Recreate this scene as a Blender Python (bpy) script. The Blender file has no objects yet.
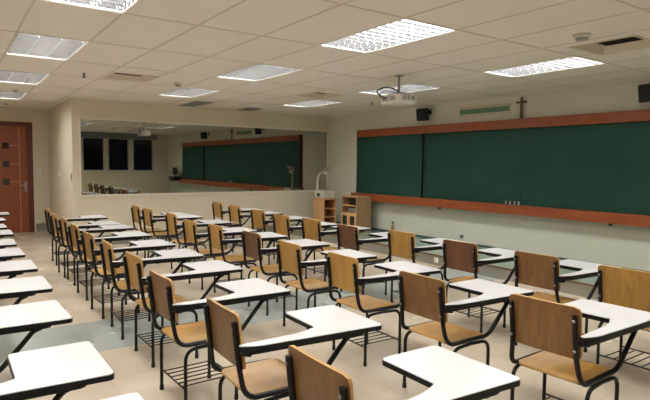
import bpy, bmesh, math, random
from mathutils import Vector, Matrix
random.seed(7)
PI = math.pi
scene = bpy.context.scene
C = scene.collection

# ------------------------------------------------------------------ camera, world, exposure
EYE = 1.56
FPX, YAW, PITCH, ROLL = 539.67, 0.9599, -0.0659, 0.0111
cam_d = bpy.data.cameras.new('camera')
cam_d.sensor_width = 36.0
cam_d.lens = 36.0 * FPX / 650.0
cam_d.clip_start = 0.05
cam = bpy.data.objects.new('camera', cam_d)
C.objects.link(cam)
_f = Vector((-math.sin(YAW) * math.cos(PITCH), math.cos(YAW) * math.cos(PITCH), math.sin(PITCH)))
_r = Vector((math.cos(YAW), math.sin(YAW), 0))
_u = _r.cross(_f)
_r2 = _r * math.cos(ROLL) + _u * math.sin(ROLL)
_u2 = -_r * math.sin(ROLL) + _u * math.cos(ROLL)
mw = Matrix((( _r2.x, _u2.x, -_f.x, 0), (_r2.y, _u2.y, -_f.y, 0), (_r2.z, _u2.z, -_f.z, EYE), (0, 0, 0, 1)))
cam.matrix_world = mw
scene.camera = cam

world = bpy.data.worlds.new('night')
scene.world = world
world.use_nodes = True
world.node_tree.nodes['Background'].inputs[0].default_value = (0.012, 0.018, 0.035, 1)
world.node_tree.nodes['Background'].inputs[1].default_value = 0.3

scene.view_settings.view_transform = 'Standard'
scene.view_settings.look = 'None'
scene.view_settings.gamma = 1.0
scene.view_settings.use_curve_mapping = False
scene.view_settings.exposure = 0.0
LAMP_WATTS = 36.0
LAMP_COL = (1.0, 0.985, 0.95)
scene.cycles.use_denoising = True
scene.cycles.max_bounces = 10
scene.cycles.diffuse_bounces = 6
scene.cycles.glossy_bounces = 8
scene.cycles.sample_clamp_indirect = 6.0

# ------------------------------------------------------------------ room measures (metres)
XM, YB, XW, YR = -10.61, 7.53, 0.97, -2.2      # mirror wall, board wall, window wall, rear wall
XD, YE = -13.39, 1.86                          # door wall, return wall of the entry
H = 2.70
XG, YG = -4.352, 1.743                         # ceiling grid origin (1.2 x 0.6)

# ------------------------------------------------------------------ materials
def nodes_of(name):
    m = bpy.data.materials.new(name)
    m.use_nodes = True
    nt = m.node_tree
    return m, nt, nt.nodes['Principled BSDF']

def plain(name, col, rough=0.5, metal=0.0, noise=0.0, scale=6.0, spec=0.5, bump=0.0):
    m, nt, b = nodes_of(name)
    b.inputs['Base Color'].default_value = (*col, 1)
    b.inputs['Roughness'].default_value = rough
    b.inputs['Metallic'].default_value = metal
    b.inputs['Specular IOR Level'].default_value = spec
    if noise or bump:
        tc = nt.nodes.new('ShaderNodeTexCoord')
        n = nt.nodes.new('ShaderNodeTexNoise')
        n.inputs['Scale'].default_value = scale
        n.inputs['Detail'].default_value = 5
        nt.links.new(tc.outputs['Object'], n.inputs['Vector'])
        if noise:
            mx = nt.nodes.new('ShaderNodeMix'); mx.data_type = 'RGBA'
            mx.inputs['A'].default_value = (*[c * (1 - noise) for c in col], 1)
            mx.inputs['B'].default_value = (*[min(1, c * (1 + noise)) for c in col], 1)
            nt.links.new(n.outputs['Fac'], mx.inputs['Factor'])
            nt.links.new(mx.outputs['Result'], b.inputs['Base Color'])
        if bump:
            bp = nt.nodes.new('ShaderNodeBump')
            bp.inputs['Strength'].default_value = bump
            bp.inputs['Distance'].default_value = 0.002
            nt.links.new(n.outputs['Fac'], bp.inputs['Height'])
            nt.links.new(bp.outputs['Normal'], b.inputs['Normal'])
    return m

def wood(name, dark, light, rough=0.4, stretch=(14, 14, 1.2), scale=2.0, rand=0.0):
    m, nt, b = nodes_of(name)
    tc = nt.nodes.new('ShaderNodeTexCoord')
    mp = nt.nodes.new('ShaderNodeMapping')
    mp.inputs['Scale'].default_value = stretch
    nt.links.new(tc.outputs['Object'], mp.inputs['Vector'])
    n = nt.nodes.new('ShaderNodeTexNoise')
    n.inputs['Scale'].default_value = scale
    n.inputs['Detail'].default_value = 6
    n.inputs['Distortion'].default_value = 1.2
    oi = nt.nodes.new('ShaderNodeObjectInfo')
    ad = nt.nodes.new('ShaderNodeVectorMath'); ad.operation = 'ADD'
    mu = nt.nodes.new('ShaderNodeMath'); mu.operation = 'MULTIPLY'; mu.inputs[1].default_value = 37.0
    nt.links.new(oi.outputs['Random'], mu.inputs[0])
    nt.links.new(mp.outputs['Vector'], ad.inputs[0])
    nt.links.new(mu.outputs[0], ad.inputs[1])
    nt.links.new(ad.outputs['Vector'], n.inputs['Vector'])
    cr = nt.nodes.new('ShaderNodeValToRGB')
    cr.color_ramp.elements[0].position = 0.3
    cr.color_ramp.elements[0].color = (*dark, 1)
    cr.color_ramp.elements[1].position = 0.72
    cr.color_ramp.elements[1].color = (*light, 1)
    nt.links.new(n.outputs['Fac'], cr.inputs['Fac'])
    out = cr.outputs['Color']
    if rand:
        hs = nt.nodes.new('ShaderNodeHueSaturation')
        mr = nt.nodes.new('ShaderNodeMapRange')
        mr.inputs['To Min'].default_value = 1 - rand
        mr.inputs['To Max'].default_value = 1 + rand
        nt.links.new(oi.outputs['Random'], mr.inputs['Value'])
        nt.links.new(mr.outputs['Result'], hs.inputs['Value'])
        nt.links.new(out, hs.inputs['Color'])
        out = hs.outputs['Color']
    nt.links.new(out, b.inputs['Base Color'])
    b.inputs['Roughness'].default_value = rough
    return m

def floor_mat(name, col, rough=0.22, tile=0.305, dirt=0.10):
    m, nt, b = nodes_of(name)
    tc = nt.nodes.new('ShaderNodeTexCoord')
    br = nt.nodes.new('ShaderNodeTexBrick')
    br.offset = 0.0; br.squash = 1.0
    br.inputs['Scale'].default_value = 1.0
    br.inputs['Brick Width'].default_value = tile
    br.inputs['Row Height'].default_value = tile
    br.inputs['Mortar Size'].default_value = 0.0022
    br.inputs['Color1'].default_value = (*[c * 0.965 for c in col], 1)
    br.inputs['Color2'].default_value = (*[c * 1.035 for c in col], 1)
    br.inputs['Mortar'].default_value = (*[c * 0.84 for c in col], 1)
    nt.links.new(tc.outputs['Object'], br.inputs['Vector'])
    n = nt.nodes.new('ShaderNodeTexNoise')
    n.inputs['Scale'].default_value = 1.7
    n.inputs['Detail'].default_value = 8
    nt.links.new(tc.outputs['Object'], n.inputs['Vector'])
    mr = nt.nodes.new('ShaderNodeMapRange')
    mr.inputs['From Min'].default_value = 0.3; mr.inputs['From Max'].default_value = 0.7
    mr.inputs['To Min'].default_value = 1 - dirt; mr.inputs['To Max'].default_value = 1 + dirt * 0.5
    nt.links.new(n.outputs['Fac'], mr.inputs['Value'])
    mx = nt.nodes.new('ShaderNodeVectorMath'); mx.operation = 'SCALE'
    nt.links.new(br.outputs['Color'], mx.inputs[0])
    nt.links.new(mr.outputs['Result'], mx.inputs['Scale'])
    nt.links.new(mx.outputs['Vector'], b.inputs['Base Color'])
    mr2 = nt.nodes.new('ShaderNodeMapRange')
    mr2.inputs['To Min'].default_value = rough - 0.07; mr2.inputs['To Max'].default_value = rough + 0.12
    nt.links.new(n.outputs['Fac'], mr2.inputs['Value'])
    nt.links.new(mr2.outputs['Result'], b.inputs['Roughness'])
    return m

def board_mat():
    m, nt, b = nodes_of('chalkboard_green')
    tc = nt.nodes.new('ShaderNodeTexCoord')
    mp = nt.nodes.new('ShaderNodeMapping'); mp.inputs['Scale'].default_value = (0.8, 1, 1.6)
    nt.links.new(tc.outputs['Object'], mp.inputs['Vector'])
    n = nt.nodes.new('ShaderNodeTexNoise'); n.inputs['Scale'].default_value = 1.3; n.inputs['Detail'].default_value = 7
    nt.links.new(mp.outputs['Vector'], n.inputs['Vector'])
    cr = nt.nodes.new('ShaderNodeValToRGB')
    cr.color_ramp.elements[0].position = 0.35; cr.color_ramp.elements[0].color = (0.009, 0.046, 0.031, 1)
    cr.color_ramp.elements[1].position = 0.78; cr.color_ramp.elements[1].color = (0.014, 0.064, 0.045, 1)
    nt.links.new(n.outputs['Fac'], cr.inputs['Fac'])
    nt.links.new(cr.outputs['Color'], b.inputs['Base Color'])
    b.inputs['Roughness'].default_value = 0.6
    b.inputs['Specular IOR Level'].default_value = 0.25
    return m

def emit(name, col, s):
    m, nt, b = nodes_of(name)
    b.inputs['Base Color'].default_value = (0.9, 0.9, 0.9, 1)
    b.inputs['Emission Color'].default_value = (*col, 1)
    b.inputs['Emission Strength'].default_value = s
    return m

def louver_mat():
    # polished aluminium with a faint satin haze
    m, nt, b = nodes_of('louver_aluminium')
    b.inputs['Base Color'].default_value = (0.74, 0.74, 0.75, 1)
    b.inputs['Metallic'].default_value = 1.0
    b.inputs['Roughness'].default_value = 0.05
    d = nt.nodes.new('ShaderNodeBsdfDiffuse'); d.inputs['Color'].default_value = (0.8, 0.8, 0.81, 1)
    mx = nt.nodes.new('ShaderNodeMixShader'); mx.inputs['Fac'].default_value = 0.028
    nt.links.new(b.outputs['BSDF'], mx.inputs[1]); nt.links.new(d.outputs['BSDF'], mx.inputs[2])
    nt.links.new(mx.outputs['Shader'], nt.nodes['Material Output'].inputs['Surface'])
    return m

def mirror_mat():
    m = bpy.data.materials.new('dark_mirror_glass'); m.use_nodes = True
    nt = m.node_tree
    b = nt.nodes['Principled BSDF']
    b.inputs['Base Color'].default_value = (0.43, 0.43, 0.39, 1)
    b.inputs['Metallic'].default_value = 1.0
    b.inputs['Roughness'].default_value = 0.0
    return m

WALLF = plain('front_wall_paint', (0.62, 0.62, 0.535), 0.75, noise=0.02, scale=1.5)
WALL = plain('wall_paint', (0.64, 0.585, 0.46), 0.75, noise=0.02, scale=1.5)
CEIL = plain('ceiling_tile', (0.76, 0.715, 0.65), 0.9, noise=0.035, scale=2.2, bump=0.15)
TBAR = plain('ceiling_grid_paint', (0.60, 0.54, 0.45), 0.6)
FLOOR = floor_mat('floor_beige_vinyl', (0.56, 0.48, 0.375))
BAND = floor_mat('floor_grey_vinyl', (0.37, 0.395, 0.37))
PLATM = floor_mat('platform_vinyl_board_reflection', (0.20, 0.29, 0.24), rough=0.16)  # grey vinyl tinted green: the chalkboard's reflection is put into its colour
TEAL = plain('dark_teal_skirting', (0.05, 0.10, 0.085), 0.5)
RISER = plain('grey_skirting', (0.26, 0.245, 0.205), 0.5, noise=0.06)
NOSE = plain('brown_nosing', (0.16, 0.09, 0.05), 0.5)
BLACK = plain('black_enamel', (0.007, 0.007, 0.009), 0.4, spec=0.3)
RUBBER = plain('black_rubber', (0.012, 0.012, 0.012), 0.7)
LAMIN = plain('white_laminate', (0.76, 0.76, 0.78), 0.18, noise=0.015, scale=3)
BOLT = plain('bolt_steel', (0.3, 0.3, 0.3), 0.4, metal=1.0)
OCHRE = wood('ochre_plywood', (0.31, 0.160, 0.032), (0.45, 0.250, 0.062), 0.38, (9, 9, 1.3), 2.2, 0.10)
BROWN = wood('brown_plywood', (0.150, 0.070, 0.022), (0.235, 0.118, 0.038), 0.4, (9, 9, 1.3), 2.2, 0.08)
DARKB = wood('dark_brown_plywood', (0.100, 0.040, 0.018), (0.155, 0.065, 0.029), 0.4, (9, 9, 1.3), 2.2, 0.08)
SEATW = wood('seat_plywood', (0.29, 0.148, 0.032), (0.43, 0.238, 0.060), 0.36, (7, 1.2, 7), 2.2, 0.10)
PLYEDGE = plain('plywood_edge', (0.47, 0.285, 0.10), 0.5)
RAILW = wood('red_brown_wood', (0.22, 0.047, 0.011), (0.30, 0.074, 0.017), 0.42, (1.0, 12, 12), 2.0)
DOORW = wood('door_wood', (0.225, 0.056, 0.020), (0.29, 0.076, 0.027), 0.4, (10, 10, 0.9), 2.0)
DOORF = wood('door_frame_wood', (0.10, 0.023, 0.012), (0.14, 0.033, 0.017), 0.45, (10, 10, 0.9), 2.0)
GROOVE = plain('door_inlay', (0.50, 0.22, 0.10), 0.5)
LIGHTW = wood('light_wood', (0.58, 0.31, 0.14), (0.70, 0.41, 0.20), 0.5, (8, 8, 1.2), 2.0)
TANW = wood('tan_cabinet_wood', (0.37, 0.215, 0.11), (0.45, 0.275, 0.145), 0.5, (8, 8, 1.0), 2.0)
INNER = plain('cabinet_inside', (0.18, 0.10, 0.05), 0.6)
BOARD = board_mat()
GLASSD = plain('cabinet_glass', (0.03, 0.028, 0.02), 0.08)
STEEL = plain('brushed_metal', (0.55, 0.55, 0.53), 0.3, metal=1.0)
GREYM = plain('grey_plastic', (0.30, 0.30, 0.29), 0.5)
CREAM = plain('cream_plastic', (0.62, 0.60, 0.50), 0.4)
WHITEP = plain('white_plastic', (0.72, 0.70, 0.66), 0.4)
BLACKP = plain('black_plastic', (0.012, 0.013, 0.017), 0.45)
REFL = plain('white_reflector', (0.85, 0.85, 0.84), 0.35)
LOUV = louver_mat()
TUBE = emit('fluorescent_tube', (1.0, 0.95, 0.86), 6.0)
MIRROR = mirror_mat()
MFRAME = plain('mirror_frame_paint', (0.70, 0.66, 0.55), 0.5)
NIGHT = plain('night_window_glass', (0.006, 0.009, 0.018), 0.06)
MULL = plain('window_frame_paint', (0.36, 0.36, 0.33), 0.5)
BLIND = plain('blind_box', (0.20, 0.21, 0.22), 0.6)
SIGNP = plain('sign_plate', (0.52, 0.48, 0.36), 0.6)
SIGNG = plain('sign_green', (0.085, 0.21, 0.135), 0.6)
SIGNL = plain('sign_pale_green', (0.14, 0.28, 0.19), 0.6)
CROSSW = plain('cross_wood', (0.12, 0.055, 0.028), 0.5)
CHALK = plain('chalk_white', (0.36, 0.37, 0.31), 0.9)
DIFFM = plain('diffuser_paint', (0.56, 0.49, 0.38), 0.6)
DUCT = plain('duct_dark', (0.03, 0.024, 0.018), 0.8)
BOTTLE = plain('brown_bottle_plastic', (0.28, 0.17, 0.08), 0.35)

# ------------------------------------------------------------------ mesh helpers
def new_bm():
    return bmesh.new()

def obj(name, bm, mat, parent=None, smooth=False, recalc=True):
    if recalc:
        bmesh.ops.recalc_face_normals(bm, faces=bm.faces)
    me = bpy.data.meshes.new(name)
    bm.to_mesh(me); bm.free()
    for m in (mat if isinstance(mat, (list, tuple)) else [mat]):
        me.materials.append(m)
    if smooth:
        for p in me.polygons: p.use_smooth = True
        try:
            me.set_sharp_from_angle(angle=math.radians(40))
        except Exception:
            pass
    o = bpy.data.objects.new(name, me)
    C.objects.link(o)
    if parent: o.parent = parent
    return o

def box(bm, x0, x1, y0, y1, z0, z1, mi=0, bev=0.0):
    v = [bm.verts.new(p) for p in ((x0, y0, z0), (x1, y0, z0), (x1, y1, z0), (x0, y1, z0),
                                   (x0, y0, z1), (x1, y0, z1), (x1, y1, z1), (x0, y1, z1))]
    fs = [bm.faces.new([v[i] for i in q]) for q in ((0, 3, 2, 1), (4, 5, 6, 7), (0, 1, 5, 4), (1, 2, 6, 5), (2, 3, 7, 6), (3, 0, 4, 7))]
    for f in fs: f.material_index = mi
    if bev > 0:
        es = list({e for f in fs for e in f.edges})
        r = bmesh.ops.bevel(bm, geom=es, offset=bev, segments=2, affect='EDGES', profile=0.5)
        for f in r['faces']: f.material_index = mi
    return bm

def tube(bm, pts, r, seg=8, cap=True):
    pts = [Vector(p) for p in pts]
    rings = []
    n = len(pts)
    up = None
    for i, p in enumerate(pts):
        if i == 0: t = pts[1] - pts[0]
        elif i == n - 1: t = pts[-1] - pts[-2]
        else: t = (pts[i + 1] - p).normalized() + (p - pts[i - 1]).normalized()
        t.normalize()
        if up is None:
            a = Vector((0, 0, 1)) if abs(t.z) < 0.9 else Vector((1, 0, 0))
            up = a.cross(t).normalized()
        else:
            up = (up - t * up.dot(t)).normalized()
        w = t.cross(up)
        rr = r[i] if isinstance(r, (list, tuple)) else r
        rings.append([bm.verts.new(p + (up * math.cos(k * 2 * PI / seg) + w * math.sin(k * 2 * PI / seg)) * rr) for k in range(seg)])
    for a, b in zip(rings, rings[1:]):
        for k in range(seg):
            bm.faces.new((a[k], a[(k + 1) % seg], b[(k + 1) % seg], b[k]))
    if cap:
        bm.faces.new(rings[0][::-1]); bm.faces.new(rings[-1])
    return bm

def fillet(pts, r, n=5):
    """polyline with its inner corners rounded"""
    pts = [Vector(p) for p in pts]
    out = [pts[0]]
    for i in range(1, len(pts) - 1):
        p, a, b = pts[i], pts[i - 1], pts[i + 1]
        da, db = (a - p), (b - p)
        rr = min(r, da.length * 0.49, db.length * 0.49)
        s, e = p + da.normalized() * rr, p + db.normalized() * rr
        for k in range(n + 1):
            t = k / n
            out.append(s * (1 - t) ** 2 + p * 2 * t * (1 - t) + e * t * t)
    out.append(pts[-1])
    return out

def round_poly(pts, radii, n=5):
    out = []
    m = len(pts)
    for i in range(m):
        p, a, b = Vector(pts[i]), Vector(pts[i - 1]), Vector(pts[(i + 1) % m])
        da, db = a - p, b - p
        rr = min(radii[i], da.length * 0.49, db.length * 0.49)
        s, e = p + da.normalized() * rr, p + db.normalized() * rr
        for k in range(n + 1):
            t = k / n
            out.append(s * (1 - t) ** 2 + p * 2 * t * (1 - t) + e * t * t)
    return out

def prism(bm, poly, z0, z1, mi=0):
    lo = [bm.verts.new((p[0], p[1], z0)) for p in poly]
    hi = [bm.verts.new((p[0], p[1], z1)) for p in poly]
    n = len(poly)
    fs = [bm.faces.new(lo[::-1]), bm.faces.new(hi)]
    for i in range(n):
        fs.append(bm.faces.new((lo[i], lo[(i + 1) % n], hi[(i + 1) % n], hi[i])))
    for f in fs: f.material_index = mi
    for f in fs[:2]: f.normal_update()
    bmesh.ops.triangulate(bm, faces=fs[:2])
    return bm

def inset_poly(pts, d):
    """shift each vertex of a CCW outline inwards by d"""
    out = []
    m = len(pts)
    for i in range(m):
        p, a, b = pts[i], pts[i - 1], pts[(i + 1) % m]
        e1, e2 = (p - a), (b - p)
        if e1.length < 1e-6 or e2.length < 1e-6:
            e1 = e2 = (b - a)
        n1 = Vector((-e1.y, e1.x)).normalized(); n2 = Vector((-e2.y, e2.x)).normalized()
        nn = (n1 + n2)
        nn = nn.normalized() if nn.length > 1e-6 else n1
        out.append(p + nn * d)
    return out

def lathe(bm, prof, seg=16, cx=0, cy=0):
    rings = []
    for r, z in prof:
        rings.append([bm.verts.new((cx + r * math.cos(k * 2 * PI / seg), cy + r * math.sin(k * 2 * PI / seg), z)) for k in range(seg)])
    for a, b in zip(rings, rings[1:]):
        for k in range(seg):
            bm.faces.new((a[k], a[(k + 1) % seg], b[(k + 1) % seg], b[k]))
    bm.faces.new(rings[0][::-1]); bm.faces.new(rings[-1])
    return bm

def sheet_with_holes(bm, axis, c, a0, a1, b0, b1, holes):
    """flat wall in plane axis=c, with rectangular holes (a0,a1,b0,b1)"""
    A = sorted({a0, a1, *[h[0] for h in holes], *[h[1] for h in holes]})
    B = sorted({b0, b1, *[h[2] for h in holes], *[h[3] for h in holes]})
    def P(a, b):
        return (c, a, b) if axis == 'x' else (a, c, b) if axis == 'y' else (a, b, c)
    V = {}
    def g(a, b):
        if (a, b) not in V: V[(a, b)] = bm.verts.new(P(a, b))
        return V[(a, b)]
    for i in range(len(A) - 1):
        for j in range(len(B) - 1):
            ma, mb = (A[i] + A[i + 1]) / 2, (B[j] + B[j + 1]) / 2
            if any(h[0] < ma < h[1] and h[2] < mb < h[3] for h in holes): continue
            bm.faces.new((g(A[i], B[j]), g(A[i + 1], B[j]), g(A[i + 1], B[j + 1]), g(A[i], B[j + 1])))
    return bm

def thing(name, label, cat, loc=(0, 0, 0), rz=0, group=None):
    o = bpy.data.objects.new(name, None)
    C.objects.link(o)
    o.empty_display_size = 0.1
    o.location = loc; o.rotation_euler = (0, 0, rz)
    o['label'] = label; o['category'] = cat
    if group: o['group'] = group
    return o

def tag(o, label, cat, group=None):
    o['label'] = label; o['category'] = cat
    if group: o['group'] = group
    return o

def struct(name, bm, mat, parent=None, recalc=True):
    o = obj(name, bm, mat, parent, recalc=recalc)
    if parent is None: o['kind'] = 'structure'
    return o

def dup(root, loc, rz, label):
    r = root.copy(); C.objects.link(r)
    r.location = loc; r.rotation_euler = (0, 0, rz)
    r['label'] = label
    for ch in list(root.children):
        c = ch.copy(); C.objects.link(c); c.parent = r
        for g in list(ch.children):
            d = g.copy(); C.objects.link(d); d.parent = c
    return r

# ------------------------------------------------------------------ room shell
T = 0.12
# floor: beige vinyl with one grey band of tiles running towards the board
bm = new_bm()
for (x0, x1, mi) in ((XD - T, -5.55, 0), (-5.55, -4.62, 1), (-4.62, XW + T, 0)):
    y0, y1 = YR - T, YB + T
    box(bm, x0, x1, y0, y1, -0.1, 0.0, mi)
struct('floor', bm, [FLOOR, BAND])

# teaching platform in front of the board
PY, PZ = 6.24, 0.17
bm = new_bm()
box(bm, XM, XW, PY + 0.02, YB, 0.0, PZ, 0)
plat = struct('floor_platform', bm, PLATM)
bm = new_bm()
box(bm, XM + 0.001, XW - 0.001, PY, PY + 0.0195, 0.001, PZ - 0.022, 0)
struct('baseboard_platform', bm, RISER)
bm = new_bm()
box(bm, XM + 0.001, XW - 0.001, PY - 0.012, PY + 0.0195, PZ - 0.021, PZ + 0.004, 0, 0.003)
struct('trim_1', bm, NOSE)

# walls
bm = new_bm(); box(bm, XM - T, XW + T, YB, YB + T, 0, H + 0.2); struct('wall_front', bm, WALLF)
bm = new_bm(); box(bm, XM - T, XM, YE, YB, 0, H + 0.2); struct('wall_left', bm, WALL)
bm = new_bm(); box(bm, XD, XM - T, YE, YE + T, 0, H + 0.2); struct('wall_entry', bm, WALL)
DY0, DY1, DZ = 0.50, 1.52, 2.37
bm = new_bm()
box(bm, XD - T, XD, YR - T, DY0, 0, H + 0.2); box(bm, XD - T, XD, DY1, YE + T, 0, H + 0.2); box(bm, XD - T, XD, DY0, DY1, DZ, H + 0.2)
struct('wall_door', bm, WALL)
bm = new_bm(); box(bm, XD, XW + T, YR - T, YR, 0, H + 0.2); struct('wall_back', bm, WALL)
WINS = [(4.24, 5.03), (5.17, 5.96), (6.12, 6.92)]
WZ0, WZ1 = 1.21, 2.50
bm = new_bm()
ys = [YR] + [v for w in WINS for v in w] + [YB]
for i in range(0, len(ys), 2):
    box(bm, XW, XW + T, ys[i], ys[i + 1], 0, H + 0.2)
for a, b in WINS:
    box(bm, XW, XW + T, a, b, 0, WZ0); box(bm, XW, XW + T, a, b, WZ1, H + 0.2)
struct('wall_right', bm, WALL)

# grey skirting
bm = new_bm()
box(bm, XD, XD + 0.012, DY1 + 0.06, YE, 0, 0.18); box(bm, XD, XD + 0.012, YR, DY0 - 0.06, 0, 0.18)
struct('baseboard_door', bm, RISER)
bm = new_bm(); box(bm, XD + 0.012, XM, YE - 0.012, YE, 0, 0.18); struct('baseboard_entry', bm, RISER)
bm = new_bm(); box(bm, XM, XM + 0.012, YE - 0.012, PY, 0, 0.18); struct('baseboard_left', bm, RISER)
bm = new_bm(); box(bm, XM, XW, YB - 0.012, YB, PZ, PZ + 0.035); struct('baseboard_front', bm, TEAL)

# ceiling of 1.2 x 0.6 tiles with holes for the lamps and diffusers
LAMPS = []
for cy in (0.543, 2.943, 5.343):
    for cx in ((-0.752, -3.152, -5.552, -7.952, -10.352) if cy < 1 else (-0.752, -3.152, -5.552, -7.952)):
        LAMPS.append((cx - 1.2, cx, cy, cy + 0.6))
for cx in (-0.752, -4.352, -7.952):
    LAMPS.append((cx - 1.2, cx, -1.257, -0.657))
VENTS = [(-2.93, -2.37, 4.90, 5.44), (-7.80, -7.24, 1.80, 2.34), (-7.72, -7.16, 4.84, 5.38)]
bm = new_bm()
sheet_with_holes(bm, 'z', H, XD - T, XW + T, YR - T, YB + T, LAMPS + VENTS)
for f in bm.faces: f.normal_update()
bmesh.ops.recalc_face_normals(bm, faces=bm.faces)
struct('ceiling', bm, CEIL)
bm = new_bm()
box(bm, XD - T, XW + T, YR - T, YB + T, H + 0.2, H + 0.25)
struct('ceiling_slab', bm, DUCT)
# T-bars
bm = new_bm()
def cut(lo, hi, blocks):
    seg = [(lo, hi)]
    for b0, b1 in blocks:
        out = []
        for s0, s1 in seg:
            if b1 <= s0 or b0 >= s1: out.append((s0, s1)); continue
            if b0 > s0: out.append((s0, b0))
            if b1 < s1: out.append((b1, s1))
        seg = out
    return seg
for k in range(-5, 9):
    x = XG - 1.2 * k
    lo = YR if x > XM else YR
    hi = YB if x > XM else YE
    if not (XD < x < XW): continue
    blk = [(v[2], v[3]) for v in VENTS if v[0] < x < v[1]]
    for s0, s1 in cut(lo, hi, blk): box(bm, x - 0.009, x + 0.009, s0, s1, H - 0.004, H + 0.004)
for k in range(-8, 12):
    y = YG + 0.6 * k
    if not (YR < y < YB): continue
    lo = XM if y > YE else XD
    blk = [(v[0], v[1]) for v in VENTS if v[2] < y < v[3]]
    for s0, s1 in cut(lo, XW, blk): box(bm, s0, s1, y - 0.009, y + 0.009, H - 0.0037, H + 0.004)
struct('trim_2', bm, TBAR)

# dark mirror window on the left wall
MY0, MY1, MZ0, MZ1 = 1.96, 7.50, 0.915, 2.375
mr = thing('wall_mirror', 'long dark observation mirror across the beige left wall, reflecting the chalkboard', 'mirror', (XM, (MY0 + MY1) / 2, MZ0))
def loc_box(bm, x0, x1, y0, y1, z0, z1, o, **k):
    return box(bm, x0 - o[0], x1 - o[0], y0 - o[1], y1 - o[1], z0 - o[2], z1 - o[2], **k)
mo = mr.location
bm = new_bm(); loc_box(bm, XM + 0.001, XM + 0.010, MY0 + 0.03, MY1 - 0.03, MZ0 + 0.03, MZ1 - 0.03, mo); obj('mirror_glass', bm, MIRROR, mr)
bm = new_bm()
loc_box(bm, XM + 0.001, XM + 0.022, MY0, MY0 + 0.04, MZ0, MZ1, mo, bev=0.003); loc_box(bm, XM + 0.001, XM + 0.022, MY1 - 0.04, MY1, MZ0, MZ1, mo, bev=0.003)
loc_box(bm, XM + 0.001, XM + 0.0215, MY0 + 0.04, MY1 - 0.04, MZ0, MZ0 + 0.04, mo); loc_box(bm, XM + 0.001, XM + 0.0215, MY0 + 0.04, MY1 - 0.04, MZ1 - 0.04, MZ1, mo)
obj('mirror_frame', bm, MFRAME, mr)

# night windows on the right wall (seen in the mirror)
for i, (a, b) in enumerate(WINS):
    bm = new_bm()
    for q in ((a, a + 0.04, WZ0, WZ1), (b - 0.04, b, WZ0, WZ1), (a + 0.04, b - 0.04, WZ0, WZ0 + 0.04), (a + 0.04, b - 0.04, WZ1 - 0.04, WZ1)):
        box(bm, XW + 0.02, XW + 0.07, *q)
    w = struct('window_%d' % (i + 1), bm, MULL)
    bm = new_bm(); box(bm, XW + 0.045, XW + 0.052, a + 0.04, b - 0.04, WZ0 + 0.04, WZ1 - 0.04); obj('window_pane', bm, NIGHT, w)
    bm = new_bm(); box(bm, XW - 0.03, XW + 0.02, a + 0.001, b - 0.001, WZ0 + 0.0005, WZ0 + 0.02, bev=0.004); obj('window_sill', bm, WHITEP, w)
bm = new_bm(); box(bm, XW - 0.10, XW - 0.001, 4.0, 7.06, WZ1 - 0.02, H - 0.01, bev=0.006); struct('trim_3', bm, BLIND)

# door with groove inlays and square panes
do = (XD, (DY0 + DY1) / 2, 0)
bm = new_bm(); box(bm, XD - 0.06, XD - 0.015, DY0 + 0.06, DY1 - 0.07, 0.008, DZ - 0.06)
door = struct('door_1', bm, DOORW)
bm = new_bm()
box(bm, XD - 0.08, XD + 0.018, DY1 - 0.07, DY1 + 0.03, 0, DZ + 0.03, bev=0.004); box(bm, XD - 0.08, XD + 0.018, DY0 - 0.04, DY0 + 0.06, 0, DZ + 0.03, bev=0.004)
box(bm, XD - 0.08, XD + 0.0175, DY0 + 0.06, DY1 - 0.07, DZ - 0.06, DZ + 0.03)
obj('door_frame', bm, DOORF, door)
bm = new_bm()
GY = 1.295
box(bm, XD - 0.016, XD - 0.0125, GY - 0.008, GY + 0.008, 0.03, DZ - 0.08)
for z in (1.885, 1.49, 1.11): box(bm, XD - 0.016, XD - 0.012, 1.10, GY - 0.008, z - 0.007, z + 0.007)
obj('door_inlay', bm, GROOVE, door)
for z, m in ((1.885, GREYM), (1.49, BLACKP), (1.11, GREYM)):
    bm = new_bm(); box(bm, XD - 0.02, XD - 0.008, 0.975, 1.10, z - 0.065, z + 0.065, bev=0.002); obj('door_panel', bm, BLACKP if m is BLACKP else GLASSD, door)
bm = new_bm()
box(bm, XD - 0.016, XD - 0.006, 1.375, 1.425, 0.90, 1.12, bev=0.003)
tube(bm, [(XD - 0.01, 1.40, 1.03), (XD + 0.045, 1.40, 1.03), (XD + 0.045, 1.30, 1.03)], 0.010)
obj('door_handle', bm, GREYM, door, True)

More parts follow.
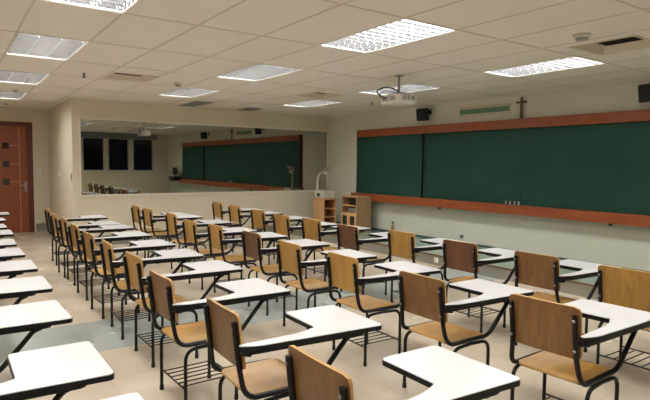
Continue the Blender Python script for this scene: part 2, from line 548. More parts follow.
# ------------------------------------------------------------------ ceiling lights
def make_lamp():
    root = thing('ceiling_light', '', 'ceiling light', group='recessed louvered ceiling lights')
    L, W = 1.18, 0.58
    # open-bottomed housing
    bm = new_bm()
    zt, t = 0.125, 0.004
    box(bm, -L / 2, L / 2, -W / 2, W / 2, zt, zt + t)
    box(bm, -L / 2, -L / 2 + t, -W / 2, W / 2, 0, zt); box(bm, L / 2 - t, L / 2, -W / 2, W / 2, 0, zt)
    box(bm, -L / 2 + t, L / 2 - t, -W / 2, -W / 2 + t, 0, zt); box(bm, -L / 2 + t, L / 2 - t, W / 2 - t, W / 2, 0, zt)
    obj('housing', bm, REFL, root)
    bm = new_bm()
    for a in (-1, 1):
        box(bm, min(a * L / 2, a * 0.60), max(a * L / 2, a * 0.60), -0.30, 0.30, -0.006, 0.004)
        box(bm, -L / 2, L / 2, min(a * W / 2, a * 0.30), max(a * W / 2, a * 0.30), -0.006, 0.004)
    obj('trim_frame', bm, REFL, root)
    for y in (-0.19, 0.0, 0.19):
        bm = new_bm(); tube(bm, [(-0.57, y, 0.098), (0.57, y, 0.098)], 0.013, 10); obj('tube', bm, TUBE, root, True)
    # louver: long reflectors and upright cross blades
    bm = new_bm()
    LD = 0.045
    def blade(p0, p1, d, top=0.0037):
        d = Vector(d); p0 = Vector(p0); p1 = Vector(p1)
        prof = [(-0.0010, 0.0), (-top, LD), (top, LD), (0.0010, 0.0)]
        r0 = [bm.verts.new(p0 + d * a + Vector((0, 0, z))) for a, z in prof]
        r1 = [bm.verts.new(p1 + d * a + Vector((0, 0, z))) for a, z in prof]
        n = len(prof)
        for i in range(n): bm.faces.new((r0[i], r0[(i + 1) % n], r1[(i + 1) % n], r1[i]))
        bm.faces.new(r0[::-1]); bm.faces.new(r1)
    NB = 13
    yy = [-0.2855, -0.097, 0.097, 0.2855]
    for k in range(1, NB):
        x = -L / 2 + 0.05 + (L - 0.055) * (k - 1) / (NB - 2)
        for i in range(3):
            blade((x, yy[i] + 0.0045, 0), (x, yy[i + 1] - 0.0045, 0), (1, 0, 0))
    for y in yy: blade((-L / 2 + 0.0045, y, 0), (L / 2 - 0.0045, y, 0), (0, 1, 0), 0.0012)
    obj('louver', bm, LOUV, root)
    ld = bpy.data.lights.new('lamp', 'AREA')
    ld.shape = 'RECTANGLE'; ld.size = 1.12; ld.size_y = 0.50
    ld.energy = LAMP_WATTS; ld.color = LAMP_COL
    lo = bpy.data.objects.new('lamp_glow', ld); C.objects.link(lo); lo.parent = root
    lo.location = (0, 0, 0.080)
    return root
lamp0 = make_lamp()
lamp_where = {}
ROWN = {0: 'in the ceiling row over the aisle', 1: 'in the middle ceiling row', 2: 'in the ceiling row nearest the chalkboard', 3: 'in the rear ceiling row'}
COLN = {0: 'nearest the night windows', 1: 'second from the window wall', 2: 'third from the window wall', 3: 'fourth from the window wall', 4: 'closest to the wooden door'}
LBL = {
 (0, 1): 'louvered ceiling light cut by the top edge above the aisle chairs',
 (0, 2): 'pale louvered ceiling light above the aisle, first of three going towards the door',
 (0, 3): 'pale louvered ceiling light above the aisle, middle of three going towards the door',
 (0, 4): 'pale louvered ceiling light in front of the wooden door, farthest over the aisle',
 (1, 1): 'large brightly lit louvered ceiling light at top centre of the photo',
 (1, 2): 'pale louvered ceiling light in the middle row, second from the camera',
 (1, 3): 'small far louvered ceiling light in the middle row, just above the mirror wall',
 (2, 1): 'bright louvered ceiling light near the chalkboard, right of the projector',
 (2, 2): 'thin louvered ceiling light seen right behind the hanging projector',
 (2, 3): 'farthest thin ceiling light by the corner of mirror wall and chalkboard wall',
}
idx = {0: 0, 1: 0, 2: 0, 3: 0}
first = True
for (x0, x1, y0, y1) in LAMPS:
    row = 3 if y0 < 0 else 0 if y0 < 1 else 1 if y0 < 4 else 2
    col = idx[row]; idx[row] += 1
    lab = LBL.get((row, col), 'louvered ceiling light %s, %s' % (ROWN[row], COLN[col]))
    loc = ((x0 + x1) / 2, (y0 + y1) / 2, H)
    if first:
        lamp0.location = loc; lamp0['label'] = lab; first = False
    else:
        dup(lamp0, loc, 0, lab)

# ------------------------------------------------------------------ ceiling diffusers, grilles, sensors
VL = ['square ceiling air diffuser at upper right, beside the round smoke detector',
      'square ceiling air diffuser above the left end of the mirror, over the aisle side',
      'small far ceiling air diffuser near the corner, right of the far ceiling light']
for (x0, x1, y0, y1), lab in zip(VENTS, VL):
    cx, cy = (x0 + x1) / 2, (y0 + y1) / 2
    t = thing('air_diffuser', lab, 'air vent', (cx, cy, H), group='square ceiling air diffusers')
    hx, hy = (x1 - x0) / 2, (y1 - y0) / 2
    bm = new_bm()
    def ring(a, z): return [bm.verts.new((sx * (hx - a), sy * (hy - a), z)) for sx, sy in ((-1, -1), (1, -1), (1, 1), (-1, 1))]
    rs = [ring(-0.02, 0.001), ring(-0.02, -0.008), ring(0.0, -0.008), ring(0.09, 0.052)]
    for a, b in zip(rs, rs[1:]):
        for k in range(4): bm.faces.new((a[k], a[(k + 1) % 4], b[(k + 1) % 4], b[k]))
    obj('diffuser_frame', bm, DIFFM, t)
    bm = new_bm(); 
    rs = [ring(0.089, 0.052), ring(0.093, 0.15)]
    for k in range(4): bm.faces.new((rs[0][k], rs[0][(k + 1) % 4], rs[1][(k + 1) % 4], rs[1][k]))
    bm.faces.new(rs[1]); obj('duct_opening', bm, DUCT, t)

for (x0, x1, y0, y1), lab in (((-10.50, -9.55, 3.78, 4.12), 'dark slatted ceiling return grille above the middle of the mirror'),
                              ((-10.50, -9.95, 5.05, 5.38), 'small dark slatted ceiling grille above the right half of the mirror')):
    t = thing('return_grille', lab, 'air vent', ((x0 + x1) / 2, (y0 + y1) / 2, H - 0.004))
    hx, hy = (x1 - x0) / 2, (y1 - y0) / 2
    bm = new_bm()
    box(bm, -hx, hx, -hy, -hy + 0.02, -0.012, 0); box(bm, -hx, hx, hy - 0.02, hy, -0.012, 0)
    box(bm, -hx, -hx + 0.02, -hy + 0.02, hy - 0.02, -0.012, 0); box(bm, hx - 0.02, hx, -hy + 0.02, hy - 0.02, -0.012, 0)
    obj('grille_frame', bm, GREYM, t)
    bm = new_bm(); box(bm, -hx + 0.02, hx - 0.02, -hy + 0.02, hy - 0.02, -0.003, 0); obj('grille_backing', bm, DUCT, t)
    bm = new_bm()
    n = max(4, int((2 * hy - 0.04) / 0.03))
    for k in range(n):
        y = -hy + 0.03 + (2 * hy - 0.06) * k / (n - 1)
        box(bm, -hx + 0.02, hx - 0.02, y - 0.004, y + 0.004, -0.011, -0.003)
    obj('grille_slats', bm, GREYM, t)

def detector(x, y, lab, r=0.06):
    t = thing('smoke_detector', lab, 'smoke detector', (x, y, H - 0.0045))
    bm = new_bm(); lathe(bm, [(r, 0.0), (r, -0.018), (r * 0.86, -0.024)][::-1], 20); obj('detector_base', bm, CREAM, t, True)
    bm = new_bm(); lathe(bm, [(r * 0.55, -0.045), (r * 0.72, -0.032), (r * 0.72, -0.0235)], 20); obj('detector_cap', bm, GREYM, t, True)
detector(-2.62, 4.52, 'round smoke detector on the ceiling beside the right air diffuser', 0.075)
detector(-7.63, 2.75, 'round smoke detector on the ceiling left of the far middle lights')
detector(-9.95, 0.93, 'round smoke detector between the two farthest aisle ceiling lights')
detector(-12.4, 0.98, 'round smoke detector on the ceiling nearest the wooden door')
def sprinkler(x, y, lab):
    t = thing('fire_sprinkler', lab, 'sprinkler', (x, y, H))
    bm = new_bm(); lathe(bm, [(0.022, -0.006), (0.035, 0.0)], 14); obj('escutcheon', bm, STEEL, t, True)
    bm = new_bm(); lathe(bm, [(0.010, -0.055), (0.012, -0.006)], 10); obj('sprinkler_stem', bm, DUCT, t, True)
    bm = new_bm(); lathe(bm, [(0.024, -0.062), (0.024, -0.056)], 12); obj('deflector', bm, DUCT, t, True)
sprinkler(-7.56, 1.48, 'small dark fire sprinkler head on the ceiling, left of the left air diffuser')
sprinkler(-7.63, 6.36, 'small dark fire sprinkler head on the ceiling, left of the projector')

# ------------------------------------------------------------------ chalkboard
BX0, BX1 = -9.41, -1.0
cb = thing('chalkboard', 'long green chalkboard in red-brown wooden rails across the front wall', 'chalkboard', ((BX0 + BX1) / 2, YB, 0.80))
co = cb.location
bm = new_bm(); loc_box(bm, BX0, BX1, YB - 0.11, YB - 0.001, 2.165, 2.315, co, bev=0.004); obj('top_rail', bm, RAILW, cb)
bm = new_bm(); loc_box(bm, BX0 - 0.06, BX1 + 0.06, YB - 0.20, YB - 0.001, 0.80, 0.945, co, bev=0.005); obj('chalk_rail', bm, RAILW, cb)
bm = new_bm()
for x in (BX0, BX1 - 0.025): loc_box(bm, x, x + 0.025, YB - 0.10, YB - 0.001, 0.946, 2.164, co)
obj('end_board', bm, DOORF, cb)
SE = [BX0 + 0.026, -7.41, -5.25, -3.05, BX1 - 0.026]
for i in range(4):
    dy = 0.092 if i in (0, 3) else 0.045      # the two outer panels slide in front of the fixed ones
    x0 = SE[i] + (0.002 if i != 3 else 0.014)
    x1 = SE[i + 1] - (0.002 if i != 0 else 0.014)
    bm = new_bm(); loc_box(bm, x0, x1, YB - dy, YB - dy + 0.025, 0.947, 2.163, co); wp = obj('writing_panel', bm, BOARD, cb)
    if i in (0, 3):
        e0, e1 = (x1 + 0.0005, x1 + 0.014) if i == 0 else (x0 - 0.014, x0 - 0.0005)
        bm = new_bm(); loc_box(bm, e0, e1, YB - dy - 0.003, YB - dy + 0.042, 0.947, 2.163, co); obj('edge_strip', bm, BLACKP, wp)
for x in (-6.86, -3.75):
    bm = new_bm(); loc_box(bm, x - 0.02, x + 0.02, YB - 0.19, YB - 0.15, 0.765, 0.799, co, bev=0.003); obj('rail_bracket', bm, BLACKP, cb)
for i, x in enumerate((-5.46, -5.38, -5.30, -5.22)):
    bm = new_bm(); lathe(bm, [(0.013, 0), (0.014, 0.055), (0.012, 0.06)], 10)
    o = obj('chalk_stick', bm, CHALK, None, True); o.location = (x, YB - 0.13, 0.946)
    tag(o, 'white chalk standing on the chalkboard rail, %s of the four from the left' % ('first', 'second', 'third', 'last')[i], 'chalk', 'chalks on the board rail')

# cross, sign, speakers
bm = new_bm(); z = 2.316
box(bm, -0.016, 0.016, -0.012, 0.012, 0, 0.34, bev=0.002); box(bm, -0.095, 0.095, -0.0125, 0.0125, 0.245, 0.275, bev=0.002)
o = obj('cross', bm, CROSSW); o.location = (-5.29, YB - 0.05, z)
tag(o, 'dark wooden cross standing on the chalkboard top rail', 'cross')
sg = thing('wall_sign', 'narrow wall sign with a green strip above the chalkboard, left of the cross', 'sign', (-6.06, YB - 0.001, 2.42))
bm = new_bm(); box(bm, -0.54, 0.54, -0.012, 0, 0, 0.17, bev=0.002); obj('sign_plate', bm, SIGNP, sg)
bm = new_bm(); box(bm, -0.51, 0.51, -0.015, -0.0121, 0.045, 0.125); obj('sign_strip', bm, SIGNG, sg)
bm = new_bm()
rr = random.Random(3)
x = -0.48
while x < 0.47:
    w = rr.uniform(0.03, 0.055)
    k = rr.random()
    box(bm, x, x + 0.012, -0.0165, -0.0151, 0.06, 0.11)
    box(bm, x + w - 0.012, x + w, -0.0165, -0.0151, 0.06 if k < 0.6 else 0.085, 0.11)
    box(bm, x + 0.012, x + w - 0.012, -0.0165, -0.0151, 0.098 if k < 0.5 else 0.06, 0.11 if k < 0.5 else 0.072)
    x += w + (0.02 if rr.random() < 0.85 else 0.05)
obj('sign_marks', bm, SIGNL, sg)

def speaker(x, y, z, w, d, h, lab, rz):
    t = thing('wall_speaker', lab, 'speaker', (x, YB - 0.001, z), group='black wall speakers')
    bm = new_bm(); box(bm, -0.05, 0.05, -0.012, 0, h * 0.55, h * 0.9); tube(bm, [(0, -0.01, h * 0.72), (0.0, -(YB - y) + 0.03, h * 0.72)], 0.013); obj('bracket', bm, BLACKP, t)
    bm = new_bm(); box(bm, -w / 2, w / 2, -d / 2, d / 2, 0, h, bev=0.012)
    c = obj('cabinet', bm, BLACKP, t); c.location = (0, -(YB - y), 0); c.rotation_euler = (math.radians(8), 0, rz)
    bm = new_bm(); box(bm, -w / 2 + 0.012, w / 2 - 0.012, -d / 2 - 0.006, -d / 2 + 0.001, 0.012, h - 0.012, bev=0.004); obj('grille', bm, RUBBER, c)
speaker(-7.33, YB - 0.17, 2.40, 0.19, 0.15, 0.23, 'small black wall speaker above the chalkboard, below the projector', 0.25)
speaker(-3.33, YB - 0.17, 2.40, 0.19, 0.15, 0.23, 'black wall speaker cut by the right picture edge above the chalkboard', -0.2)

# ------------------------------------------------------------------ projector
pj = thing('ceiling_projector', 'white projector hanging from the ceiling on a dark pole', 'projector', (-5.17, 4.75, H))
bm = new_bm(); lathe(bm, [(0.055, -0.012), (0.06, 0.0)], 16); tube(bm, [(0, 0, -0.01), (0, 0, -0.225)], 0.017, 10); obj('mounting_pole', bm, GREYM, pj, True)
bm = new_bm()
for a in (-1, 1):
    for b in (-1, 1): tube(bm, [(0, 0, -0.22), (a * 0.10, b * 0.08, -0.225), (a * 0.10, b * 0.08, -0.252)], 0.006, 6)
obj('mount_arms', bm, BLACKP, pj)
bm = new_bm(); box(bm, -0.19, 0.19, -0.14, 0.14, -0.365, -0.25, bev=0.018); body = obj('projector_body', bm, WHITEP, pj, True)
bm = new_bm()
prof = [(0.045, 0.0), (0.048, 0.02), (0.040, 0.035)]
lathe(bm, prof, 16); bmesh.ops.rotate(bm, verts=bm.verts, cent=(0, 0, 0), matrix=Matrix.Rotation(-PI / 2, 3, 'X')); bmesh.ops.translate(bm, verts=bm.verts, vec=(0.08, 0.14, -0.298)); obj('lens', bm, BLACKP, body, True)
bm = new_bm()
for k in range(3):
    bm = new_bm(); box(bm, 0.191, 0.194, -0.10 + k * 0.07, -0.05 + k * 0.07, -0.325, -0.27); obj('vent', bm, GREYM, body)
for k in range(2):
    bm = new_bm(); box(bm, -0.15 + k * 0.14, -0.05 + k * 0.14, -0.143, -0.139, -0.325, -0.275); obj('vent', bm, GREYM, body)
bm = new_bm()
tube(bm, fillet([(0.0, -0.01, -0.20), (-0.10, -0.12, -0.13), (-0.20, -0.22, -0.20), (-0.13, -0.17, -0.27), (-0.08, -0.14, -0.29)], 0.08, 6), 0.009, 6)
tube(bm, fillet([(0.0, -0.01, -0.215), (-0.09, -0.19, -0.20), (-0.19, -0.17, -0.26), (-0.14, -0.14, -0.30)], 0.07, 6), 0.005, 6)
obj('cable', bm, BLACKP, pj, True)

# ------------------------------------------------------------------ corner furniture on the platform
st = thing('projector_stand', 'open light wood stand under the overhead projector in the corner', 'stand', (-9.91, 6.93, PZ))
hw, hd, hh = 0.21, 0.17, 0.63
bm = new_bm(); box(bm, -hw, hw, -hd, -hd + 0.018, 0.0, hh - 0.02); obj('side_panel', bm, LIGHTW, st)
bm = new_bm(); box(bm, -hw, hw, hd - 0.018, hd, 0.0, hh - 0.02); obj('side_panel', bm, LIGHTW, st)
bm = new_bm(); box(bm, -hw, -hw + 0.012, -hd + 0.018, hd - 0.018, 0.02, hh - 0.02); obj('back_panel', bm, INNER, st)
for z in (0.05, 0.22, 0.40):
    bm = new_bm(); box(bm, -hw + 0.012, hw - 0.01, -hd + 0.0185, hd - 0.0185, z, z + 0.016); obj('shelf', bm, LIGHTW, st)
bm = new_bm(); box(bm, -hw - 0.01, hw + 0.01, -hd - 0.01, hd + 0.01, hh - 0.02, hh, bev=0.003); obj('top', bm, LIGHTW, st)

oh = thing('overhead_projector', 'cream overhead projector with a raised mirror head on the corner stand', 'projector', (-9.91, 6.93, PZ + hh))
bm = new_bm(); box(bm, -0.17, 0.17, -0.15, 0.15, 0.012, 0.17, bev=0.012); ob = obj('base', bm, CREAM, oh)
bm = new_bm()
for a in (-1, 1):
    for b in (-1, 1): lathe(bm, [(0.014, 0), (0.014, 0.0125)], 8, a * 0.14, b * 0.12)
obj('foot', bm, RUBBER, oh)
bm = new_bm(); box(bm, -0.14, 0.14, -0.13, 0.13, 0.1705, 0.178, bev=0.002); obj('stage_glass', bm, GREYM, oh)
bm = new_bm(); box(bm, -0.08, 0.02, -0.154, -0.1495, 0.045, 0.12); obj('fan_vent', bm, BLACKP, ob)
bm = new_bm(); box(bm, -0.165, -0.135, -0.125, -0.075, 0.165, 0.30, bev=0.004); tube(bm, fillet([(-0.15, -0.10, 0.16), (-0.15, -0.10, 0.46), (-0.10, -0.07, 0.56), (0.02, 0.0, 0.61)], 0.06), 0.019, 8); obj('arm', bm, CREAM, oh, True)
bm = new_bm(); lathe(bm, [(0.05, 0.535), (0.055, 0.55), (0.055, 0.60), (0.045, 0.61)], 16, 0.05, 0.0); hd_ = obj('lens_head', bm, CREAM, oh, True)
bm = new_bm(); box(bm, -0.11, 0.11, -0.08, 0.08, -0.006, 0.006)
mm = obj('head_mirror', bm, STEEL, hd_); mm.location = (0.08, 0.0, 0.655); mm.rotation_euler = (0, math.radians(-32), 0)

cx0, cx1, cy0, cy1 = -9.25, -8.74, 6.92, 7.315
cab = thing('cabinet', 'tan wooden cabinet with open shelves above two small glass doors, left of chalkboard', 'cabinet', ((cx0 + cx1) / 2, (cy0 + cy1) / 2, PZ))
w2, d2, ch = (cx1 - cx0) / 2, (cy1 - cy0) / 2, 0.725
for a in (-1, 1):
    bm = new_bm(); x = a * (w2 - 0.01); box(bm, x - 0.01, x + 0.01, -d2, d2, 0, ch - 0.02); obj('side_panel', bm, TANW, cab)
bm = new_bm(); box(bm, -w2 + 0.02, w2 - 0.02, d2 - 0.012, d2, 0.0, ch - 0.02); obj('back_panel', bm, INNER, cab)
bm = new_bm(); box(bm, -w2 - 0.004, w2 + 0.004, -d2 - 0.004, d2, ch - 0.02, ch, bev=0.002); obj('top', bm, TANW, cab)
for z in (0.04, 0.355, 0.52):
    bm = new_bm(); box(bm, -w2 + 0.0205, w2 - 0.0205, -d2 + 0.004, d2 - 0.0125, z, z + 0.016); obj('shelf', bm, LIGHTW, cab)
bm = new_bm(); box(bm, -w2 + 0.02, w2 - 0.02, -d2 + 0.02, -d2 + 0.035, 0, 0.04); obj('plinth', bm, INNER, cab)
for a in (-1, 1):
    x0, x1 = (-w2 + 0.003, -0.002) if a < 0 else (0.002, w2 - 0.003)
    bm = new_bm()
    f = 0.045
    box(bm, x0, x0 + f, -d2 - 0.018, -d2 - 0.001, 0.045, 0.362); box(bm, x1 - f, x1, -d2 - 0.018, -d2 - 0.001, 0.045, 0.362)
    box(bm, x0 + f, x1 - f, -d2 - 0.018, -d2 - 0.001, 0.045, 0.045 + f); box(bm, x0 + f, x1 - f, -d2 - 0.018, -d2 - 0.001, 0.362 - f, 0.362)
    dr = obj('door', bm, LIGHTW, cab)
    bm = new_bm(); box(bm, x0 + f, x1 - f, -d2 - 0.012, -d2 - 0.006, 0.045 + f, 0.362 - f); obj('door_pane', bm, GLASSD, dr)
    bm = new_bm(); lathe(bm, [(0.006, 0), (0.009, 0.012)], 8); bmesh.ops.rotate(bm, verts=bm.verts, cent=(0, 0, 0), matrix=Matrix.Rotation(PI / 2, 3, 'X'))
    bmesh.ops.translate(bm, verts=bm.verts, vec=(-a * -0.02 if a > 0 else -0.02, -d2 - 0.018, 0.24)); obj('knob', bm, STEEL, dr)
# things on the open shelves
bm = new_bm(); box(bm, -0.11, 0.11, -0.09, 0.09, 0, 0.075, bev=0.006)
o = obj('player_deck', bm, BLACKP); o.location = (cab.location.x - 0.02, cab.location.y - 0.01, PZ + 0.5365); tag(o, 'flat black deck on the upper open shelf of the tan cabinet', 'electronics')
bm = new_bm(); box(bm, -0.14, 0.14, -0.10, 0.10, 0, 0.10, bev=0.006)
o = obj('amplifier', bm, GREYM); o.location = (cab.location.x, cab.location.y - 0.01, PZ + 0.3715); tag(o, 'grey amplifier box on the lower open shelf of the tan cabinet', 'electronics')

# small bottle by the wall
bt = thing('bottle', 'small brown bottle with dark cap on the platform below the chalkboard', 'bottle', (-8.17, YB - 0.12, PZ))
bm = new_bm(); lathe(bm, [(0.030, 0), (0.034, 0.01), (0.034, 0.15), (0.015, 0.19), (0.014, 0.205)], 16); obj('bottle_body', bm, BOTTLE, bt, True)
bm = new_bm(); lathe(bm, [(0.022, 0.2055), (0.022, 0.24), (0.018, 0.245)], 12); obj('cap', bm, BLACKP, bt, True)

# outlets and switches
def plate(lab, cat, name, loc, n, w, h, mat, mat2):
    t = thing(name, lab, cat, loc, math.atan2(n[1], n[0]) + PI / 2)
    bm = new_bm(); box(bm, -w / 2, w / 2, -0.010, 0, -h / 2, h / 2, bev=0.002); obj('face_plate', bm, mat, t)
    bm = new_bm(); box(bm, -w / 4, w / 4, -0.014, -0.0095, -h / 4, h / 4, bev=0.001); obj('insert', bm, mat2, t)
plate('white power outlet on the grey riser of the teaching platform', 'power outlet', 'power_outlet', (-5.85, PY - 0.0005, 0.085), (0, -1), 0.075, 0.075, WHITEP, CREAM)
plate('small dark outlet box on the wall below the chalkboard', 'power outlet', 'power_outlet', (-6.46, YB - 0.0005, 0.30), (0, -1), 0.08, 0.07, GREYM, BLACKP)
plate('white light switch on the wall right of the wooden door', 'light switch', 'light_switch', (XD + 0.0005, 1.66, 1.34), (1, 0), 0.075, 0.11, WHITEP, CREAM)
plate('white light switch on the side wall of the entry, beside the corner', 'light switch', 'light_switch', (-12.0, YE - 0.0005, 1.32), (0, -1), 0.075, 0.11, WHITEP, CREAM)
plate('dark wall control on the entry side wall at the outer corner', 'wall control', 'wall_control', (-10.72, YE - 0.0005, 1.28), (0, -1), 0.07, 0.16, GREYM, BLACKP)

# monitor by the right end of the board (visible in the mirror only)
mo_ = thing('monitor', 'black monitor on a dark wall shelf reflected beside the chalkboard end', 'monitor', (-0.62, YB - 0.26, 1.02))
bm = new_bm(); box(bm, -0.22, 0.22, -0.02, 0.03, 0.08, 0.36, bev=0.006); obj('screen', bm, BLACKP, mo_)
bm = new_bm(); box(bm, -0.10, 0.10, -0.08, 0.10, 0.0, 0.015); box(bm, -0.03, 0.03, 0.0, 0.02, 0.015, 0.10); obj('monitor_stand', bm, BLACKP, mo_)
ws = thing('wall_shelf', 'dark wall shelf under the black monitor, reflected in the mirror', 'shelf', (-0.62, YB - 0.001, 0.84))
bm = new_bm(); box(bm, -0.28, 0.28, -0.45, 0, 0.15, 0.179); obj('shelf_board', bm, BLACKP, ws)
bm = new_bm(); box(bm, -0.24, 0.24, -0.40, 0, 0.02, 0.15); obj('shelf_box', bm, BLACKP, ws)

# ------------------------------------------------------------------ tablet arm chairs
TZ = 0.70
def make_chair(mat):
    root = thing('tablet_armchair', '', 'chair', group='wooden tablet armchairs')
    R = 0.0140
    def up_y(z): return -0.024 + (0.84 - z) * 0.12       # lean of the back uprights
    # seat: plywood with a gently dished profile and waterfall front
    bm = new_bm()
    nx, ny = 10, 12
    W, Y0, Y1, th = 0.385, 0.055, 0.455, 0.012
    def sz(u, v):
        z = 0.438 - 0.010 * (1 - (2 * u - 1) ** 2) * math.sin(PI * min(1, v * 1.1))
        if v > 0.82: z -= 0.028 * ((v - 0.82) / 0.18) ** 2
        return z
    def corner(u, v):
        x = (u - 0.5) * W; y = Y0 + (Y1 - Y0) * v
        # rounded outline
        r = 0.05
        ax = abs(x) - (W / 2 - r); yf = y - (Y1 - r); yb = (Y0 + r) - y
        yy = yf if yf > 0 else yb if yb > 0 else 0
        if ax > 0 and yy > 0:
            d = math.hypot(ax, yy)
            m_ = max(ax, yy)
            s = m_ / d if d > 0 else 1
            x = math.copysign(W / 2 - r + ax * s, x)
            y = (Y1 - r + yf * s) if yf > 0 else (Y0 + r - yb * s)
        return x, y
    def grid_slab(P, nx, ny, off):
        top = [[bm.verts.new(P(i / nx, j / ny)) for j in range(ny + 1)] for i in range(nx + 1)]
        bot = [[bm.verts.new(Vector(P(i / nx, j / ny)) + Vector(off)) for j in range(ny + 1)] for i in range(nx + 1)]
        for i in range(nx):
            for j in range(ny):
                bm.faces.new((top[i][j], top[i + 1][j], top[i + 1][j + 1], top[i][j + 1]))
                bm.faces.new((bot[i][j + 1], bot[i + 1][j + 1], bot[i + 1][j], bot[i][j]))
        rim = [(i, 0) for i in range(nx)] + [(nx, j) for j in range(ny)] + [(i, ny) for i in range(nx, 0, -1)] + [(0, j) for j in range(ny, 0, -1)]
        for k in range(len(rim)):
            a, b = rim[k], rim[(k + 1) % len(rim)]
            f = bm.faces.new((top[a[0]][a[1]], bot[a[0]][a[1]], bot[b[0]][b[1]], top[b[0]][b[1]]))
            f.material_index = 1
    grid_slab(lambda u, v: (*corner(u, v), sz(u, v)), nx, ny, (0, 0, -th))
    obj('seat', bm, [SEATW, PLYEDGE], root, True)
    # backrest
    bm = new_bm()
    Wb, Z0, Z1 = 0.41, 0.565, 0.845
    def bk(u, v):
        x = (u - 0.5) * Wb; z = Z0 + (Z1 - Z0) * v
        r = 0.026
        ax = abs(x) - (Wb / 2 - r); zt = z - (Z1 - r); zb = (Z0 + r) - z
        zz = zt if zt > 0 else zb if zb > 0 else 0
        if ax > 0 and zz > 0:
            d = math.hypot(ax, zz); s = max(ax, zz) / d
            x = math.copysign(Wb / 2 - r + ax * s, x)
            z = (Z1 - r + zt * s) if zt > 0 else (Z0 + r - zb * s)
        y = up_y(z) + R + 0.0005 - 0.006 * (1 - (2 * x / Wb) ** 2)
        return (x, y, z)
    grid_slab(bk, 12, 10, (0, 0.013, 0.002))
    obj('backrest', bm, [mat, PLYEDGE], root, True)
    # uprights bending into the seat rails
    ux = 0.182
    for s in (-1, 1):
        bm = new_bm()
        top = (s * ux, up_y(0.805), 0.805)
        low = (s * 0.2055, up_y(0.47) + 0.012, 0.425)
        tube(bm, fillet([top, (s * ux, up_y(0.57), 0.57), low, (s * 0.2055, 0.25, 0.425)], 0.085, 6), R, 8)
        u = obj('back_upright', bm, BLACK, root, True)
        for z in (0.775, 0.615):
            bm = new_bm(); lathe(bm, [(0.0085, 0), (0.0085, 0.003), (0.004, 0.006)], 8)
            bmesh.ops.rotate(bm, verts=bm.verts, cent=(0, 0, 0), matrix=Matrix.Rotation(PI / 2, 3, 'X'))
            bmesh.ops.translate(bm, verts=bm.verts, vec=(s * ux, up_y(z) - R + 0.001, z)); obj('bolt', bm, BOLT, u)
    # front of the seat frame: left rail + front bar, right rail rising to the tablet
    bm = new_bm()
    tube(bm, fillet([(-0.2055, 0.2505, 0.425), (-0.2055, 0.41, 0.421), (0.19, 0.41, 0.413)], 0.06, 6), R, 8)
    tube(bm, [(-0.196, 0.10, 0.415), (0.196, 0.10, 0.415)], 0.009, 8)
    obj('seat_frame', bm, BLACK, root, True)
    bm = new_bm()
    tube(bm, fillet([(0.2055, 0.2505, 0.425), (0.2055, 0.435, 0.425), (0.225, 0.615, 0.640), (0.225, 0.650, 0.650)], 0.06, 6), R, 8)
    obj('tablet_support', bm, BLACK, root, True)
    # legs: two bent tubes on each side meeting under the seat rail
    for s in (-1, 1):
        for (yl, ym, nm) in ((0.075, 0.25, 'rear'), (0.425, 0.2505, 'front')):
            bm = new_bm()
            tube(bm, fillet([(s * 0.216, yl, 0.0), (s * 0.216, yl, 0.397), (s * 0.2075, ym, 0.400)], 0.075, 6), 0.0115, 8)
            l = obj('leg', bm, BLACK, root, True)
            bm = new_bm(); lathe(bm, [(0.0145, 0.0), (0.0145, 0.03), (0.0125, 0.032)], 10, s * 0.216, yl); obj('foot_cap', bm, RUBBER, l, True)
    # wire book rack
    bm = new_bm()
    zr = 0.145
    for y in (0.075, 0.425): tube(bm, [(-0.216, y, zr), (0.216, y, zr)], 0.006, 6)
    for k in range(6):
        x = -0.16 + 0.32 * k / 5
        tube(bm, [(x, 0.075, zr + 0.004), (x, 0.425, zr + 0.004)], 0.0042, 6)
    obj('book_rack', bm, BLACK, root, True)
    # writing tablet
    out = [(0.200, -0.004), (0.226, -0.012), (0.264, 0.07), (0.288, 0.42), (0.308, 0.80), (-0.185, 0.80), (-0.185, 0.455), (0.145, 0.455), (0.190, 0.34)]
    rad = [0.012, 0.02, 0.1, 0.3, 0.035, 0.03, 0.03, 0.012, 0.2]
    P = round_poly(out, rad, 6)
    P = [p for i, p in enumerate(P) if (p - P[i - 1]).length > 1e-5]
    bm = new_bm(); prism(bm, inset_poly(P, 0.003), TZ - 0.004, TZ); tb = obj('tablet', bm, LAMIN, root)
    bm = new_bm(); prism(bm, P, TZ - 0.026, TZ - 0.0035); obj('edge_band', bm, BLACK, tb)
    bm = new_bm()
    pb = round_poly([(0.195, 0.0), (0.254, 0.0), (0.292, 0.70), (-0.10, 0.70), (-0.10, 0.50), (0.165, 0.50)], [0.02, 0.03, 0.05, 0.03, 0.03, 0.05], 4)
    prism(bm, pb, TZ - 0.041, TZ - 0.0265)
    tube(bm, [(0.180, up_y(0.655), 0.650), (0.228, 0.05, 0.650)], 0.012, 8)
    obj('tablet_bracket', bm, BLACK, root)
    return root

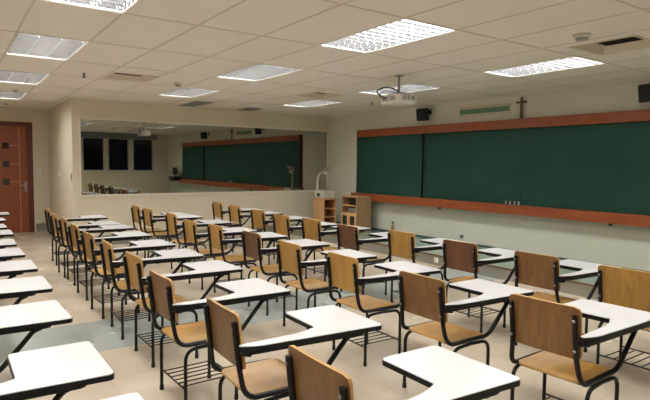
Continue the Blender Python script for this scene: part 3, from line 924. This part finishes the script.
protos = {'ochre': make_chair(OCHRE), 'brown': make_chair(BROWN), 'dark': make_chair(DARKB)}
used = set()
def chair(x, y, rz, kind, label):
    p = protos[kind]
    if kind not in used:
        used.add(kind); p.location = (x, y, 0); p.rotation_euler = (0, 0, rz); p['label'] = label
        return p
    return dup(p, (x, y, 0), rz, label)

ORD = ['first', 'second', 'third', 'fourth', 'fifth', 'sixth', 'seventh', 'eighth', 'ninth', 'tenth', 'eleventh']
ROWS = [
    ('in the row left of the aisle', [(-1.84, -0.235), (-2.55, -0.26), (-3.47, -0.26), (-4.33, -0.23), (-5.14, -0.22), (-5.92, -0.23), (-6.70, -0.22), (-7.60, -0.17), (-8.37, -0.18), (-9.34, -0.12), (-10.35, 0.02)], {}, {}),
    ('in the row right of the aisle', [(-1.605, 1.10), (-2.49, 1.12), (-3.39, 1.10), (-4.26, 1.17), (-5.06, 1.16), (-5.80, 1.15), (-6.66, 1.17), (-7.52, 1.20), (-8.08, 1.18), (-9.10, 1.24)], {0: 'brown', 1: 'brown', 2: 'brown'}, {}),
    ('in the middle row', [(-1.665, 2.61), (-2.49, 2.52), (-3.39, 2.55), (-4.19, 2.54), (-5.03, 2.59), (-5.82, 2.53), (-6.45, 2.46), (-7.50, 2.59), (-8.44, 2.54), (-9.0, 2.52)], {0: 'brown', 1: 'brown', 4: 'dark'}, {0: 3}),
    ('in the row nearest the chalkboard', [(-1.87, 3.93), (-2.61, 3.96), (-3.42, 3.96), (-4.28, 4.01), (-5.04, 3.86), (-5.88, 3.90), (-6.52, 3.82), (-7.44, 3.94), (-8.40, 4.0), (-9.25, 4.06)], {1: 'brown', 2: 'dark', 4: 'dark'}, {}),
]
KW = {'ochre': 'ochre tablet armchair', 'brown': 'brown-backed tablet armchair', 'dark': 'dark brown backed tablet armchair'}
rj = random.Random(11)
for where, pos, kinds, rots in ROWS:
    for i, (x, y) in enumerate(pos):
        k = kinds.get(i, 'ochre')
        rz = math.radians(rots.get(i, rj.uniform(-2.0, 2.0)))
        nm = KW[k] if 'left of the aisle' not in where else 'white tablet armchair'
        chair(x, y, rz, k, '%s, %s from camera %s' % (nm, ORD[i], where))
